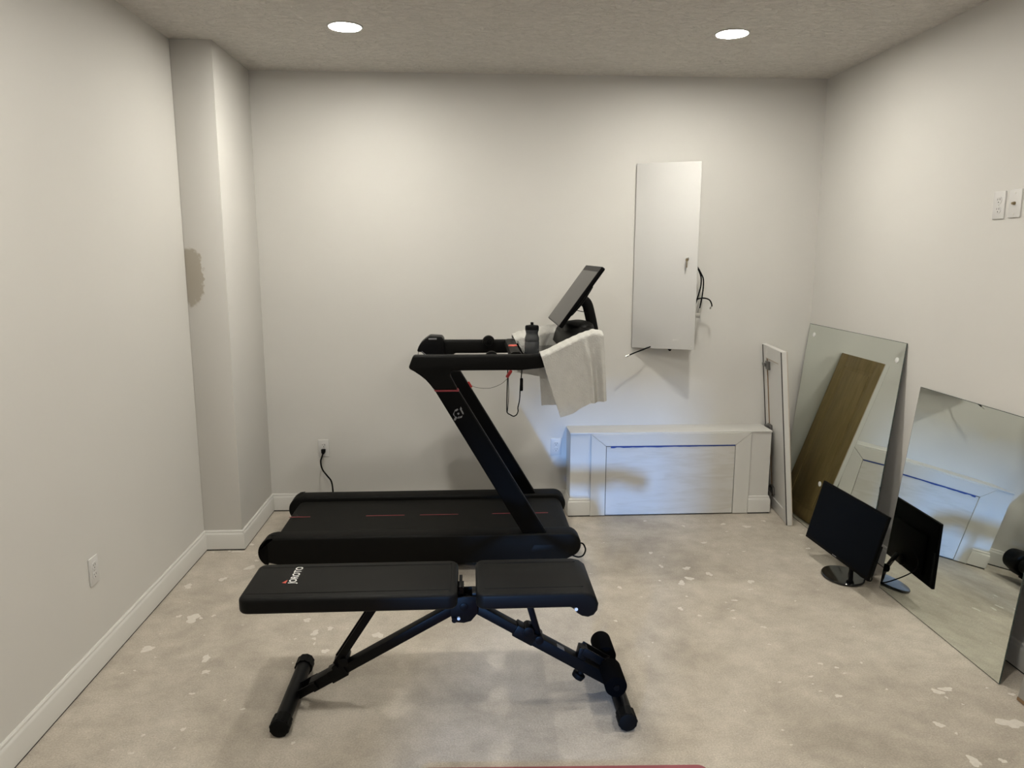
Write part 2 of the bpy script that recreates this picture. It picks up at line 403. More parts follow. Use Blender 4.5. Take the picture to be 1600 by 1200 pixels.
def base_profile(n=1):
    t = 0.014
    return [(0, 0.009), (t, 0.009), (t, BH-0.026), (t-0.002, BH-0.020), (t*0.62, BH-0.014), (t*0.58, BH-0.006), (t*0.30, BH), (0, BH)]
def baseboard(name, path, closed=False):
    """path runs along the wall foot with the room on its right-hand side; mitred corners"""
    t = bmesh.new(); P = [Vector((*p, 0)) for p in path]; rings = []
    prof = base_profile()
    for i, p in enumerate(P):
        d0 = (P[i]-P[i-1]).normalized() if i > 0 else None
        d1 = (P[i+1]-P[i]).normalized() if i < len(P)-1 else None
        n0 = Vector((d0.y, -d0.x, 0)) if d0 else None; n1 = Vector((d1.y, -d1.x, 0)) if d1 else None
        if n0 is None: off = n1
        elif n1 is None: off = n0
        else:
            off = (n0+n1); off = off/ (off.length_squared/2) if off.length > 1e-6 else n0
        rings.append([t.verts.new(p+off*a+Vector((0, 0, z))) for a, z in prof])
    n = len(prof)
    for a, b_ in zip(rings, rings[1:]):
        for k in range(n): t.faces.new((a[k], a[(k+1) % n], b_[(k+1) % n], b_[k]))
    t.faces.new(rings[0]); t.faces.new(rings[-1][::-1])
    bmesh.ops.recalc_face_normals(t, faces=t.faces)
    o = obj(name, t, M_trim, kind='structure', ang=20)
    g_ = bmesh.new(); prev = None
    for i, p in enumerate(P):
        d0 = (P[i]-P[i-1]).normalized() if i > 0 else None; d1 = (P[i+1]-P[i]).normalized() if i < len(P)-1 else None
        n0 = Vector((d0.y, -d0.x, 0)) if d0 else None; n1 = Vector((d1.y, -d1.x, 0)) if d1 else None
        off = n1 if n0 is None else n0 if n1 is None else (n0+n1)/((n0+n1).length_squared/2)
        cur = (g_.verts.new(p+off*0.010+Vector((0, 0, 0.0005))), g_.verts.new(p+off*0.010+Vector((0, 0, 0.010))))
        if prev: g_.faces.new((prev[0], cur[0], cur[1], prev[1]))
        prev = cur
    obj('gap_shade_strip', g_, M_blackgap, parent=o, local=True)  # dark strip painting the recess shade below the baseboard
    return o
BX0, BX1, BY0, BZ = 0.628, 1.936, 4.585, 0.553
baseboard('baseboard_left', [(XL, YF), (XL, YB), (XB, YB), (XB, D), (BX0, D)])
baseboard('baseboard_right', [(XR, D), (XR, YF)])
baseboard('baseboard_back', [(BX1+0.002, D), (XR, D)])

# paint spilled on the slab
random.seed(5)
SPLATS = [(-1.442, 3.661, 0.023, 0.03), (-1.295, 3.313, 0.036, 0.045), (-1.366, 3.336, 0.015, 0.013), (-1.258, 3.311, 0.009, 0.013), (-1.207, 3.334, 0.009, 0.013), (-1.389, 3.044, 0.035, 0.025), (-1.113, 2.952, 0.019, 0.031), (-1.08, 2.849, 0.015, 0.019), (-1.079, 2.696, 0.012, 0.009), (-1.031, 2.474, 0.009, 0.014), (-1.158, 2.448, 0.009, 0.007), (-0.623, 2.377, 0.007, 0.011), (-0.94, 2.647, 0.006, 0.006), (-0.702, 3.145, 0.02, 0.026), (-0.641, 3.183, 0.017, 0.017), (-0.762, 3.267, 0.021, 0.019), (-0.419, 3.11, 0.026, 0.029), (-0.627, 2.985, 0.016, 0.022), (-1.294, 3.736, 0.023, 0.024), (-0.695, 3.094, 0.011, 0.011), (-0.686, 3.05, 0.006, 0.011), (-1.413, 2.857, 0.008, 0.007), (-1.158, 2.352, 0.011, 0.007), (1.708, 4.341, 0.024, 0.027), (1.319, 4.372, 0.012, 0.016), (1.577, 4.392, 0.02, 0.017), (1.852, 4.435, 0.017, 0.012), (1.362, 4.097, 0.019, 0.015), (1.013, 3.963, 0.015, 0.014), (1.447, 3.922, 0.005, 0.009), (1.936, 3.981, 0.015, 0.014), (1.157, 3.745, 0.024, 0.021), (1.255, 3.667, 0.017, 0.027), (1.134, 3.617, 0.023, 0.024), (1.079, 3.566, 0.019, 0.031), (1.44, 3.563, 0.02, 0.022), (1.284, 3.36, 0.016, 0.009), (0.994, 3.288, 0.015, 0.017), (1.064, 3.214, 0.009, 0.013), (1.217, 3.181, 0.009, 0.009), (1.238, 3.256, 0.012, 0.008), (1.322, 3.091, 0.014, 0.011), (1.288, 2.94, 0.008, 0.008), (1.439, 2.777, 0.01, 0.01), (1.356, 2.686, 0.013, 0.006), (1.214, 2.653, 0.007, 0.007), (1.008, 2.474, 0.005, 0.006), (1.101, 2.356, 0.007, 0.005), (0.749, 3.531, 0.013, 0.015), (1.404, 3.475, 0.016, 0.008), (1.061, 3.414, 0.006, 0.01), (1.026, 3.777, 0.01, 0.025), (1.987, 4.187, 0.012, 0.01), (1.8, 2.556, 0.022, 0.021), (1.843, 2.571, 0.027, 0.019), (1.401, 2.549, 0.014, 0.013), (1.942, 2.351, 0.051, 0.033), (1.678, 2.356, 0.019, 0.018), (1.673, 2.158, 0.024, 0.028), (2.075, 2.524, 0.013, 0.012), (1.708, 2.305, 0.007, 0.007), (1.611, 2.775, 0.007, 0.008), (1.81, 2.517, 0.006, 0.008), (1.733, 3.072, 0.006, 0.007), (1.504, 2.702, 0.01, 0.005), (1.771, 2.156, 0.015, 0.012), (-1.278, 4.205, 0.015, 0.019), (-1.325, 4.103, 0.037, 0.014), (-1.184, 3.969, 0.014, 0.014), (-1.193, 3.876, 0.028, 0.034)]
t = bmesh.new()
def splat(x, y, rx, ry, n=30):
    ph = [random.uniform(0, 6.28) for _ in range(4)]
    vs = []
    for k in range(n):
        a = 2*math.pi*k/n
        r = 1 + 0.22*math.sin(2*a+ph[0]) + 0.16*math.sin(3*a+ph[1]) + 0.12*math.sin(5*a+ph[2]) + 0.06*math.sin(9*a+ph[3])
        vs.append(t.verts.new((x+rx*r*math.cos(a), y+ry*r*math.sin(a), 0.0006)))
    t.faces.new(vs)
for x_, y_, a_, b_ in SPLATS: splat(x_, y_, a_*0.85, b_*0.85)
for _ in range(110):
    x = random.uniform(XL+.05, XR-.1); y = random.uniform(1.9, D-.1)
    r = random.choice((0.002, 0.003, 0.003, 0.004, 0.006)); splat(x, y, r*random.uniform(.8, 2.2), r*random.uniform(.8, 1.6), 12)
obj('paint_splatter', t, M_splat, parent=floor, local=True, kind='stuff')

# ------------------------------------------------------------------ ceiling lamps
def lamp(x, y, label):
    t_ = thing('ceiling_light', label, 'ceiling light', (x, y, H), 'recessed ceiling lights')
    prof = [(0.086, 0), (0.086, -0.003), (0.083, -0.006), (0.077, -0.006), (0.075, -0.003), (0.075, 0)]
    obj('trim_ring', lathe(None, prof, (x, y, H), 40), M_white, t_)
    obj('lens', lathe(None, [(0.0, -0.0035), (0.075, -0.0035), (0.075, -0.001), (0.0, -0.001)], (x, y, H), 40), M_lens, t_)
    return t_
lamp(-0.587, 3.868, 'round lit ceiling light nearest the corner chase, left of the pair')
lamp(1.303, 3.866, 'round lit ceiling light above the white wall panel, right of the pair')
for yy in (1.94, -0.85):
    for xx, side in ((-0.587, 'left'), (1.303, 'right')):
        lamp(xx, yy, 'round lit ceiling light out of view, %s one of the %s row' % (side, 'middle' if yy > 1 else 'rearmost'))

# ------------------------------------------------------------------ outlets and wall plates
def wall_plate(name, label, cat, M, coax=False, group=None, bottom=True):
    """local x across, z up, y into the room; M places it on the wall"""
    t_ = thing(name, label, cat, matrix=M, group=group)
    obj('cover_plate', prism(None, rrect(-0.035, 0.035, -0.057, 0.057, 0.004, 3), 0, 0.006, 'y', bev=0.0025), M_white, t_, local=True)
    if coax:
        obj('coax_jack', cyl(cyl(None, (0, 0.006, 0), (0, 0.010, 0), 0.0075, seg=6), (0, 0.006, 0), (0, 0.018, 0), 0.0048, seg=16), M_brass, t_, local=True)
        for z in (-0.042, 0.042):
            obj('screw', cyl(None, (0, 0.005, z), (0, 0.0072, z), 0.0035, seg=12), M_chrome, t_, local=True)
    else:
        for z in (-0.0195, 0.0195):
            pts = []
            for k in range(28):
                a = 2*math.pi*k/28; x_, z_ = 0.0172*math.cos(a), 0.0172*math.sin(a)
                pts.append((x_, z + max(-0.0142, min(0.0142, z_))))
            f = obj('receptacle', prism(None, pts, 0.005, 0.0075, 'y', bev=0.0008, seg=1), M_white, t_, local=True)
            s = box(None, -0.0078, -0.0055, 0.0073, 0.0079, z+0.000, z+0.0085); box(s, 0.0055, 0.0076, 0.0073, 0.0079, z+0.001, z+0.0075)
            cyl(s, (0, 0.0073, z-0.0075), (0, 0.0079, z-0.0075), 0.0026, seg=12)
            obj('slots', s, M_blackgap, f, local=True)
        obj('screw', cyl(None, (0, 0.005, 0), (0, 0.0078, 0), 0.003, seg=12), M_chrome, t_, local=True)
    return t_
def MW(x, y, z, rz): return Matrix.Translation((x, y, z)) @ Matrix.Rotation(R(rz), 4, 'Z')
wall_plate('wall_outlet', 'white duplex outlet on back wall with a black plug in its lower socket', 'outlet', MW(-0.955, D, 0.421, 180))
wall_plate('wall_outlet', 'white duplex outlet on back wall beside the low white boxed cover, nothing plugged in', 'outlet', MW(0.562, D, 0.413, 180))
wall_plate('wall_outlet', 'white duplex outlet low on the bare left wall above the baseboard', 'outlet', MW(XL, 2.915, 0.418, -90))
wall_plate('wall_outlet', 'white duplex outlet high on the right wall beside the coax plate', 'outlet', MW(XR, 3.112, 1.875, 90))
wall_plate('coax_plate', 'white wall plate with a single brass coax jack high on right wall', 'wall plate', MW(XR, 3.018, 1.877, 90), coax=True)

# ------------------------------------------------------------------ low boxed cover against the back wall
t = thing('boxed_cover', 'low white painted boxed cover with framed plywood panel built against back wall', 'built-in', (1.28, 4.685, 0))
FY = BY0-0.014
obj('carcass', box(None, BX0+0.004, BX1-0.004, BY0, D, 0.004, BZ-0.012), M_trim, t)
obj('top_board', box(None, BX0, BX1, BY0-0.006, D, BZ-0.012, BZ, bev=0.003), M_trim, t)
TX0, TX1, IX0, IX1, IZ, TZ = 0.763, 1.797, 0.858, 1.698, 0.465, 0.543
g = 0.0007
for pts in ([(TX0, 0.006), (IX0, 0.006), (IX0, IZ-g), (TX0, TZ-g*2)], [(TX1, 0.006), (TX1, TZ-g*2), (IX1, IZ-g), (IX1, 0.006)],
            [(TX0+g, TZ), (IX0+g, IZ+g), (IX1-g, IZ+g), (TX1-g, TZ)]):
    obj('frame_board', prism(None, pts, FY, BY0, 'y', bev=0.0012, seg=1, ang=20), M_trim, t)
obj('access_panel', box(None, IX0+0.004, IX1-0.004, FY+0.002, BY0+0.002, 0.009, IZ-0.004, bev=0.001, seg=1), M_ply, t)
obj('shadow_gap', box(None, IX0, IX1, BY0-0.004, BY0+0.001, 0.004, IZ), M_blackgap, t)
tp = bmesh.new(); n = 40; random.seed(2); A, B = [], []
for k in range(n+1):
    x_ = IX0+0.03 + (IX1-IX0-0.034)*k/n
    A.append(tp.verts.new((x_, FY-0.0005, IZ+0.001))); B.append(tp.verts.new((x_, FY+0.0003, IZ-0.007-0.003*random.random()*(1-k/n)*2)))
for k in range(n): tp.faces.new((A[k], B[k], B[k+1], A[k+1]))
obj('tape_strip', tp, M_tape, t, label='thin line of blue masking tape above the plywood panel')
def short_base(path):
    tmpo = baseboard('baseboard', path); tmpo.parent = t
    for o_ in (tmpo, tmpo.children[0]):
        for v in o_.data.vertices: v.co -= ORIGIN[t]
    if 'kind' in tmpo: del tmpo['kind']
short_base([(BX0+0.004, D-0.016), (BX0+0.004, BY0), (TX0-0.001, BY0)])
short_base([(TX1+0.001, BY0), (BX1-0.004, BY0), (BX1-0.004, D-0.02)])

# ------------------------------------------------------------------ wiring enclosure with its cover hanging ajar
t = thing('wiring_enclosure', 'tall white metal wiring panel on back wall, cover ajar with keys in lock', 'wall panel', (1.24, D, EZ0))
bm = box(None, EX0+0.001, EX1-0.001, D+0.095, D+0.1, EZ0+0.001, EZ1-0.001)
for a in ((EX0+0.001, EX0+0.006, EZ0+0.001, EZ1-0.001), (EX1-0.006, EX1-0.001, EZ0+0.001, EZ1-0.001), (EX0+0.001, EX1-0.001, EZ0+0.001, EZ0+0.006), (EX0+0.001, EX1-0.001, EZ1-0.006, EZ1-0.001)):
    box(bm, a[0], a[1], D-0.004, D+0.1, a[2], a[3])
obj('enclosure_box', bm, M_enamel, t)
cx0, cy0, cx1, cy1 = 1.046, 4.770, 1.412, 4.622
cw = math.hypot(cx1-cx0, cy1-cy0)
CM = Matrix.Translation((cx0, cy0, 1.0715)) @ Matrix.Rotation(math.atan2(cy1-cy0, cx1-cx0), 4, 'Z')
def cov(bm): bm.transform(CM); return bm
CH = 1.153
bm = box(None, 0, cw, 0, 0.0015, 0, CH)
tt = 0.016
for a in ((0, 0.0015, 0, CH), (cw-0.0015, cw, 0, CH), (0, cw, 0, 0.0015), (0, cw, CH-0.0015, CH)): box(bm, a[0], a[1], 0, tt, a[2], a[3])
bm2 = box(None, 0, cw, 0, tt, 0, CH, bev=0.003)
cover = obj('cover', cov(bm2), M_enamel, t); bm.free()
for x_, z_ in ((cw-0.018, 0.022), (cw-0.018, CH-0.022)):
    obj('rivet', cov(cyl(None, (x_, 0.001, z_), (x_, -0.0012, z_), 0.004, seg=12)), M_chrome, cover)
bm = bmesh.new()
for k, x_ in enumerate((0.265, 0.279, 0.293)): 
    bm_ = cyl(bm, (x_, 0.001, 0.058), (x_, -0.0006, 0.058), 0.006, seg=14)
obj('embossed_mark', cov(bm), M_enamel, cover)
lk = obj('lock', cov(cyl(cyl(None, (0.333, 0.002, 0.573), (0.333, -0.007, 0.573), 0.0095, seg=20, bev=0.001), (0.333, -0.007, 0.573), (0.333, -0.018, 0.573), 0.005, 0.004, seg=10)), M_steel, cover)
k_ = box(None, 0.3325, 0.3335, -0.020, -0.008, 0.560, 0.585)
lathe(k_, [(0.0, -0.001), (0.009, -0.001), (0.009, 0.001), (0.0, 0.001)], (0, 0, 0), 16)
for v in k_.verts:
    pass
obj('key', cov(box(cyl(None, (0.331, -0.021, 0.562), (0.331, -0.019, 0.562), 0.009, seg=18), 0.3275, 0.3345, -0.021, -0.019, 0.515, 0.557, bev=0.0005)), M_brass, lk)
obj('key', cov(box(cyl(None, (0.326, -0.016, 0.545), (0.326, -0.014, 0.545), 0.009, seg=18), 0.321, 0.327, -0.016, -0.0145, 0.498, 0.54, bev=0.0005)), M_steel, lk)
for pts in ([(1.38, 4.79, 1.70), (1.42, 4.72, 1.62), (1.462, 4.70, 1.545), (1.478, 4.70, 1.50), (1.474, 4.70, 1.41), (1.46, 4.70, 1.325)],
            [(1.375, 4.80, 1.72), (1.415, 4.73, 1.63), (1.458, 4.71, 1.545), (1.466, 4.71, 1.48), (1.452, 4.72, 1.40), (1.435, 4.72, 1.34)],
            [(1.37, 4.80, 1.62), (1.425, 4.73, 1.55), (1.438, 4.73, 1.48), (1.436, 4.73, 1.40), (1.42, 4.74, 1.32)]):
    obj('cable', tube(None, pts, 0.0045), M_rubber, t)
obj('cable', tube(None, [(1.40, 4.77, 1.35), (1.43, 4.70, 1.383), (1.475, 4.68, 1.395), (1.515, 4.68, 1.383), (1.532, 4.68, 1.352), (1.527, 4.68, 1.335)], 0.0045), M_rubber, t)
obj('cable_end', cyl(None, (1.528, 4.68, 1.342), (1.524, 4.68, 1.325), 0.006, seg=12), M_steel, t)
sp_ = box(None, 1.405, 1.462, 4.685, 4.715, 1.268, 1.300, bev=0.003); cyl(sp_, (1.452, 4.70, 1.295), (1.459, 4.70, 1.33), 0.007, seg=12); cyl(sp_, (1.435, 4.71, 1.295), (1.435, 4.715, 1.34), 0.006, seg=12)
obj('coax_splitter', sp_, M_steel, t)
obj('cable', tube(None, [(1.22, 4.80, 1.16), (1.17, 4.74, 1.09), (1.12, 4.70, 1.073), (1.06, 4.69, 1.052), (0.998, 4.68, 1.028)], 0.0045), M_rubber, t)
obj('cable_end', cyl(None, (1.012, 4.683, 1.034), (0.99, 4.678, 1.026), 0.006, seg=12), M_steel, t)
obj('cable', tube(None, [(1.32, 4.80, 1.2), (1.30, 4.73, 1.10), (1.285, 4.71, 1.064), (1.275, 4.71, 1.066), (1.25, 4.74, 1.10)], 0.006), M_rubber, t)

# ------------------------------------------------------------------ leaning cabinet door
fb, bb, tf = Vector((1.965, 4.34, 0.0)), Vector((2.018, 4.775, 0.0)), Vector((1.862, 4.34, 1.088))
ex = (bb-fb).normalized(); eu = (tf-fb); eu = (eu-ex*eu.dot(ex)).normalized(); en = eu.cross(ex)   # en: to the right (+x) or left
if en.x < 0: en = -en
DW, DH, DT = (bb-fb).length, 1.092, 0.032
Md = Matrix((ex, en, eu)).transposed().to_4x4(); Md.translation = fb + Vector((0, 0, 0.002))
def dm(bm):
    bm.transform(Md); bmesh.ops.recalc_face_normals(bm, faces=bm.faces); return bm
t = thing('cabinet_door', 'narrow cabinet door, white framed back and stained front, leaning beside the boxed cover', 'door', (1.97, 4.55, 0))
obj('core_panel', dm(box(None, 0.004, DW-0.004, 0.007, DT-0.009, 0.004, DH-0.004)), M_doorwhite, t)
fwid = 0.08
for a, m_ in (((0, fwid, 0, DH), M_doorwhite), ((DW-fwid, DW, 0, DH), M_doorwhite), ((fwid, DW-fwid, DH-fwid, DH), M_doorwhite), ((fwid, DW-fwid, 0, fwid), M_doorwhite)):
    obj('frame_rail', dm(box(None, a[0]+.0008, a[1]-.0008, 0.0, 0.008, a[2]+.0008, a[3]-.0008, bev=0.001, seg=1)), m_, t)
for a in ((DW-fwid-0.012, DW-fwid, fwid, DH-fwid),):
    obj('groove', dm(box(None, a[0], a[1], 0.0035, 0.0075, a[2], a[3])), M_boardend, t)
obj('groove', dm(box(None, 0.0, 0.018, -0.0008, 0.001, 0.0, DH-0.002)), M_blackgap, t)
obj('groove', dm(box(None, DW-0.022, DW, -0.0008, 0.001, 0.0, DH-0.002)), M_blackgap, t)
obj('edge_band', dm(box(None, -0.0012, 0.0, 0.0008, DT-0.002, 0.0, DH)), M_doorwhite, t)
obj('edge_band', dm(box(None, -0.0014, 0.0006, DT-0.003, DT+0.002, 0.0, DH)), M_rawedge, t)
obj('edge_band', dm(box(None, 0.0, DW, 0.0, DT-0.004, DH, DH+0.0014)), M_doorwhite, t)
obj('edge_band', dm(box(None, fwid, DW-fwid, 0.002, 0.006, DH-fwid-0.006, DH-fwid)), M_rawedge, t)
# stained face with a raised panel
st = box(None, 0, 0.075, DT-0.0045, DT, 0, DH, bev=0.0015); box(st, DW-0.075, DW, DT-0.004, DT, 0, DH, bev=0.0015)
box(st, 0.075, DW-0.075, DT-0.004, DT, DH-0.075, DH, bev=0.0015); box(st, 0.075, DW-0.075, DT-0.004, DT, 0, 0.075, bev=0.0015)
obj('stained_frame', dm(st), M_oak, t, label='brown stained front frame of the door')
rp = box(None, 0.002, DW-0.002, DT-0.009, DT-0.0035, 0.002, DH-0.002); box(rp, 0.10, DW-0.10, DT-0.006, DT-0.0005, 0.10, DH-0.10, bev=0.002)
obj('raised_panel', dm(rp), M_oak, t)
for z_ in (0.13, 0.55, 0.965):
    hb = box(None, DW-0.15, DW-0.075, -0.006, 0.008, z_-0.026, z_+0.026, bev=0.002); box(hb, DW-0.10, DW-0.03, -0.014, -0.002, z_-0.010, z_+0.010, bev=0.002)
    obj('hinge', dm(hb), M_hinge, t)

# ------------------------------------------------------------------ mirrors
def mirror(label, y0, y1, xb, xt, zt, shear, group=None, discs=()):
    """y0, y1 at the foot; the sides run shear metres further back at the top"""
    L = math.hypot(xt-xb, zt); u = Vector((xt-xb, 0, zt))/L; nrm = Vector((u.z, 0, -u.x))     # nrm: towards the wall
    Mm = Matrix((Vector((0, 1, 0)), nrm, u)).transposed().to_4x4(); Mm.translation = (xb, y0, 0.0025)
    def mm(bm):
        for v in bm.verts: v.co.x += shear*v.co.z/L
        bm.transform(Mm); bmesh.ops.recalc_face_normals(bm, faces=bm.faces); return bm
    W = y1-y0
    t_ = thing('frameless_mirror', label, 'mirror', ((xb+xt)/2, (y0+y1)/2, 0))
    obj('glass_edge', mm(box(None, 0, W, 0.0003, 0.005, 0, L)), M_mirredge, t_)
    obj('silvered_face', mm(box(None, 0.0022, W-0.0022, -0.0002, 0.001, 0.0022, L-0.0022)), M_mirror, t_)
    obj('backing', mm(box(None, 0.003, W-0.003, 0.005, 0.0058, 0.003, L-0.003)), M_mirback, t_)
    for yy, zz in discs:
        bm = cyl(None, (yy-y0-shear*zz/L, 0.0, zz), (yy-y0-shear*zz/L, -0.003, zz), 0.015, seg=20, bev=0.0008)
        obj('mounting_disc', mm(bm), M_print, t_)
    return t_
mirror('large frameless mirror with white mounting discs leaning in the right corner', 3.611, 4.712, 2.069, 2.2245, 1.221, 0.064, discs=((4.69, 1.165), (3.728, 1.135), (4.245, 0.300)))
mirror('frameless mirror nearest the camera, leaning on right wall behind the black monitor', 2.589, 3.464, 2.0705, 2.2245, 1.0225, 0.062)

# board at the right edge of the picture
Mb = Matrix.Translation((2.066, 1.95, 0.0)) @ Matrix.Rotation(R(8), 4, 'Y')
t = thing('leaning_board', 'grey board with worn brown bottom edge leaning at the right picture edge', 'board', (2.06, 2.2, 0))
def tb(bm): bm.transform(Mb); return bm
obj('face', tb(box(None, 0, 0.018, 0, 0.535, 0.016, 0.9, bev=0.001)), M_board, t)
obj('bottom_edge', tb(box(None, -0.001, 0.019, -0.001, 0.536, 0.003, 0.016)), M_boardend, t)

# ------------------------------------------------------------------ flat monitor on the floor
t = thing('monitor', 'black flat computer monitor tilted back on a round glossy stand on floor', 'monitor', (1.943, 3.592, 0))
hd, ti, ro = -0.072, 0.257, 0.006
d = Vector((math.sin(hd), math.cos(hd), 0)); nbk = Vector((math.cos(hd), -math.sin(hd), 0))
u = Vector((0, 0, 1))*math.cos(ti) + nbk*math.sin(ti)
d2 = d*math.cos(ro) + u*math.sin(ro); u2 = u*math.cos(ro) - d*math.sin(ro)
exm = -d2; eym = u2.cross(exm)
Mo = Matrix((exm, eym, u2)).transposed().to_4x4(); Mo.translation = (1.931, 3.598, 0.273)
def mo(bm):
    bm.transform(Mo); return bm
mw, mh = 0.585, 0.333
obj('housing', mo(box(box(None, -mw/2, mw/2, 0, 0.016, -mh/2, mh/2, bev=0.003), -mw*0.36, mw*0.36, 0.014, 0.032, -mh*0.40, mh*0.22, bev=0.006)), M_tread, t)
obj('screen', mo(box(None, -mw/2+0.008, mw/2-0.008, -0.0006, 0.002, -mh/2+0.016, mh/2-0.008)), M_lcd, t)
obj('maker_mark', mo(box(None, -0.018, 0.018, -0.0006, 0.001, -mh/2+0.006, -mh/2+0.0095)), M_silver, t)
obj('vent_grille', mo(box(None, mw/2-0.012, mw/2-0.002, 0.014, 0.026, -mh*0.42, mh*0.05, bev=0.002)), M_rubber, t)
obj('stand_base', lathe(None, [(0, 0.002), (0.96, 0.002), (1.0, 0.005), (1.0, 0.011), (0.97, 0.015), (0, 0.019)], (1.943, 3.592, 0), 48, 0.102, 0.122), M_gloss, t)
nk = mo(cyl(None, (0.02, 0.020, -mh/2+0.045), (0.02, 0.040, -mh/2+0.045), 0.03, seg=24, bev=0.003))
obj('neck_hinge', nk, M_tread, t)
obj('neck_pivot', cyl(None, (1.975, 3.592, 0.078), (2.003, 3.592, 0.074), 0.022, seg=24, bev=0.003), M_tread, t)
obj('neck', tube(None, [(1.985, 3.592, 0.012), (1.986, 3.592, 0.06), (1.968, 3.594, 0.125), (1.952, 3.596, 0.165)], 0.017, seg=14, flat=(0.013, 0.009)), M_gloss, t)
obj('cable', tube(None, [mo_ for mo_ in (Mo @ Vector((0.12, 0.034, -0.02)), Mo @ Vector((0.20, 0.05, -0.10)), Vector((2.035, 3.48, 0.03)), Vector((2.02, 3.57, 0.014)))], 0.0032), M_rubber, t)

# ------------------------------------------------------------------ exercise mat at the bottom edge
pts = rrect(-0.18, 0.77, 0.45, 2.19, 0.03)
Mr = Matrix.Rotation(R(-2.1), 4, 'Z')
pts = [tuple((Mr @ Vector((x_-0.76, y_-2.18, 0)))[:2]) for x_, y_ in pts]
m_ = obj('exercise_mat', prism(None, [(x_+0.758, y_+2.175) for x_, y_ in pts], 0.0005, 0.006, 'z', bev=0.0015), M_mat)
tag(m_, 'dusty pink exercise mat lying on the concrete at the bottom edge', 'exercise mat')

# ------------------------------------------------------------------ treadmill
t = TM = thing('treadmill', 'black treadmill with slanted posts and tilted touchscreen parallel to back wall', 'treadmill', (-0.27, 4.13, 0))
def arc(cx, cz, r, a0, a1, n=8): return [(cx+r*math.cos(R(a0+(a1-a0)*k/n)), cz+r*math.sin(R(a0+(a1-a0)*k/n))) for k in range(n+1)]
rail = [(-1.028, 0.210)] + arc(-1.032, 0.133, 0.076, 92, 222, 12) + [(-0.985, 0.056), (0.485, 0.052)] + arc(0.515, 0.142, 0.068, -52, 88, 12)
def rail_part(y0, y1):
    r_ = obj('side_rail', prism(None, rail, y0, y1, 'y', bev=0.012, seg=3, ang=60), M_railpad, TM)
    return r_
r1_ = rail_part(3.750, 3.862); r2_ = rail_part(4.412, 4.528)
for par, y0, y1 in ((r1_, 3.7485, 3.8), (r2_, 4.478, 4.5295)):
    pr_ = [p for p in arc(-1.032, 0.133, 0.0772, 95, 235, 14)] + [(-1.06, 0.068), (-1.06, 0.207)]
    obj('end_cap', prism(None, pr_, y0, y1, 'y', bev=0.010, seg=2, ang=60), M_tread, par)
belt = arc(-1.005, 0.135, 0.05, 90, 270, 10) + arc(0.505, 0.135, 0.05, -90, 90, 10)
bl = obj('running_belt', prism(None, belt, 3.868, 4.408, 'y'), M_belt, TM)
for x0_, x1_ in ((-1.04, -0.921), (-0.604, -0.385), (-0.297, -0.076), (0.12, 0.30), (0.366, 0.445)):
    obj('belt_mark', box(None, x0_, x1_, 4.1395, 4.1475, 0.1845, 0.1856), M_redline, bl)
obj('deck_frame', box(box(None, -0.92, 0.46, 3.80, 4.48, 0.035, 0.10, bev=0.006), -0.98, 0.48, 3.855, 4.42, 0.08, 0.15), M_tread, TM)
for x_ in (-0.85, 0.36):
    for y_ in (3.86, 4.42):
        obj('foot', cyl(None, (x_, y_, 0.001), (x_, y_, 0.05), 0.03, 0.024, seg=20, bev=0.003), M_rubber, TM)
obj('cord_loop', tube(None, [(0.57, 3.86, 0.115), (0.594, 3.85, 0.114), (0.61, 3.85, 0.106), (0.622, 3.85, 0.075), (0.612, 3.85, 0.045), (0.592, 3.85, 0.034), (0.565, 3.85, 0.038), (0.50, 3.87, 0.06)], 0.0045), M_rubber, TM)
# posts: same slant on both sides
def pl(z): return 0.302 - 0.584*(z-0.154)
def prr(z): return 0.421 - 0.595*(z-0.17)
for y0, y1, out in ((3.762, 3.815, 3.7605), (4.425, 4.478, 4.4795)):
    ps = obj('post', prism(None, [(pl(0.125), 0.125), (prr(0.125), 0.125), (prr(0.978), 0.978), (pl(0.978), 0.978)], y0, y1, 'y', bev=0.006, seg=3, ang=20), M_tread, TM)
    obj('post_base', prism(None, [(0.315, 0.105), (0.50, 0.118), (0.50, 0.128), (0.43, 0.15), (0.33, 0.15), (0.315, 0.125)], y0-0.0125, y1+0.012, 'y', bev=0.004), M_railpad, TM)
    if y0 < 4: obj('stripe', prism(None, [(pl(0.977)-0.0015, 0.977), (prr(0.977)+0.0015, 0.977), (prr(0.986)+0.0015, 0.986), (pl(0.986)-0.0015, 0.986)], y0-0.0015, y1+0.0015, 'y'), M_redline, ps)
    obj('edge_strip', bar(None, (prr(0.16)-0.006, y0-0.0008, 0.16), (prr(0.97)-0.006, y0-0.0008, 0.97), 0.003, 0.0025, bev=0), M_railpad, ps)
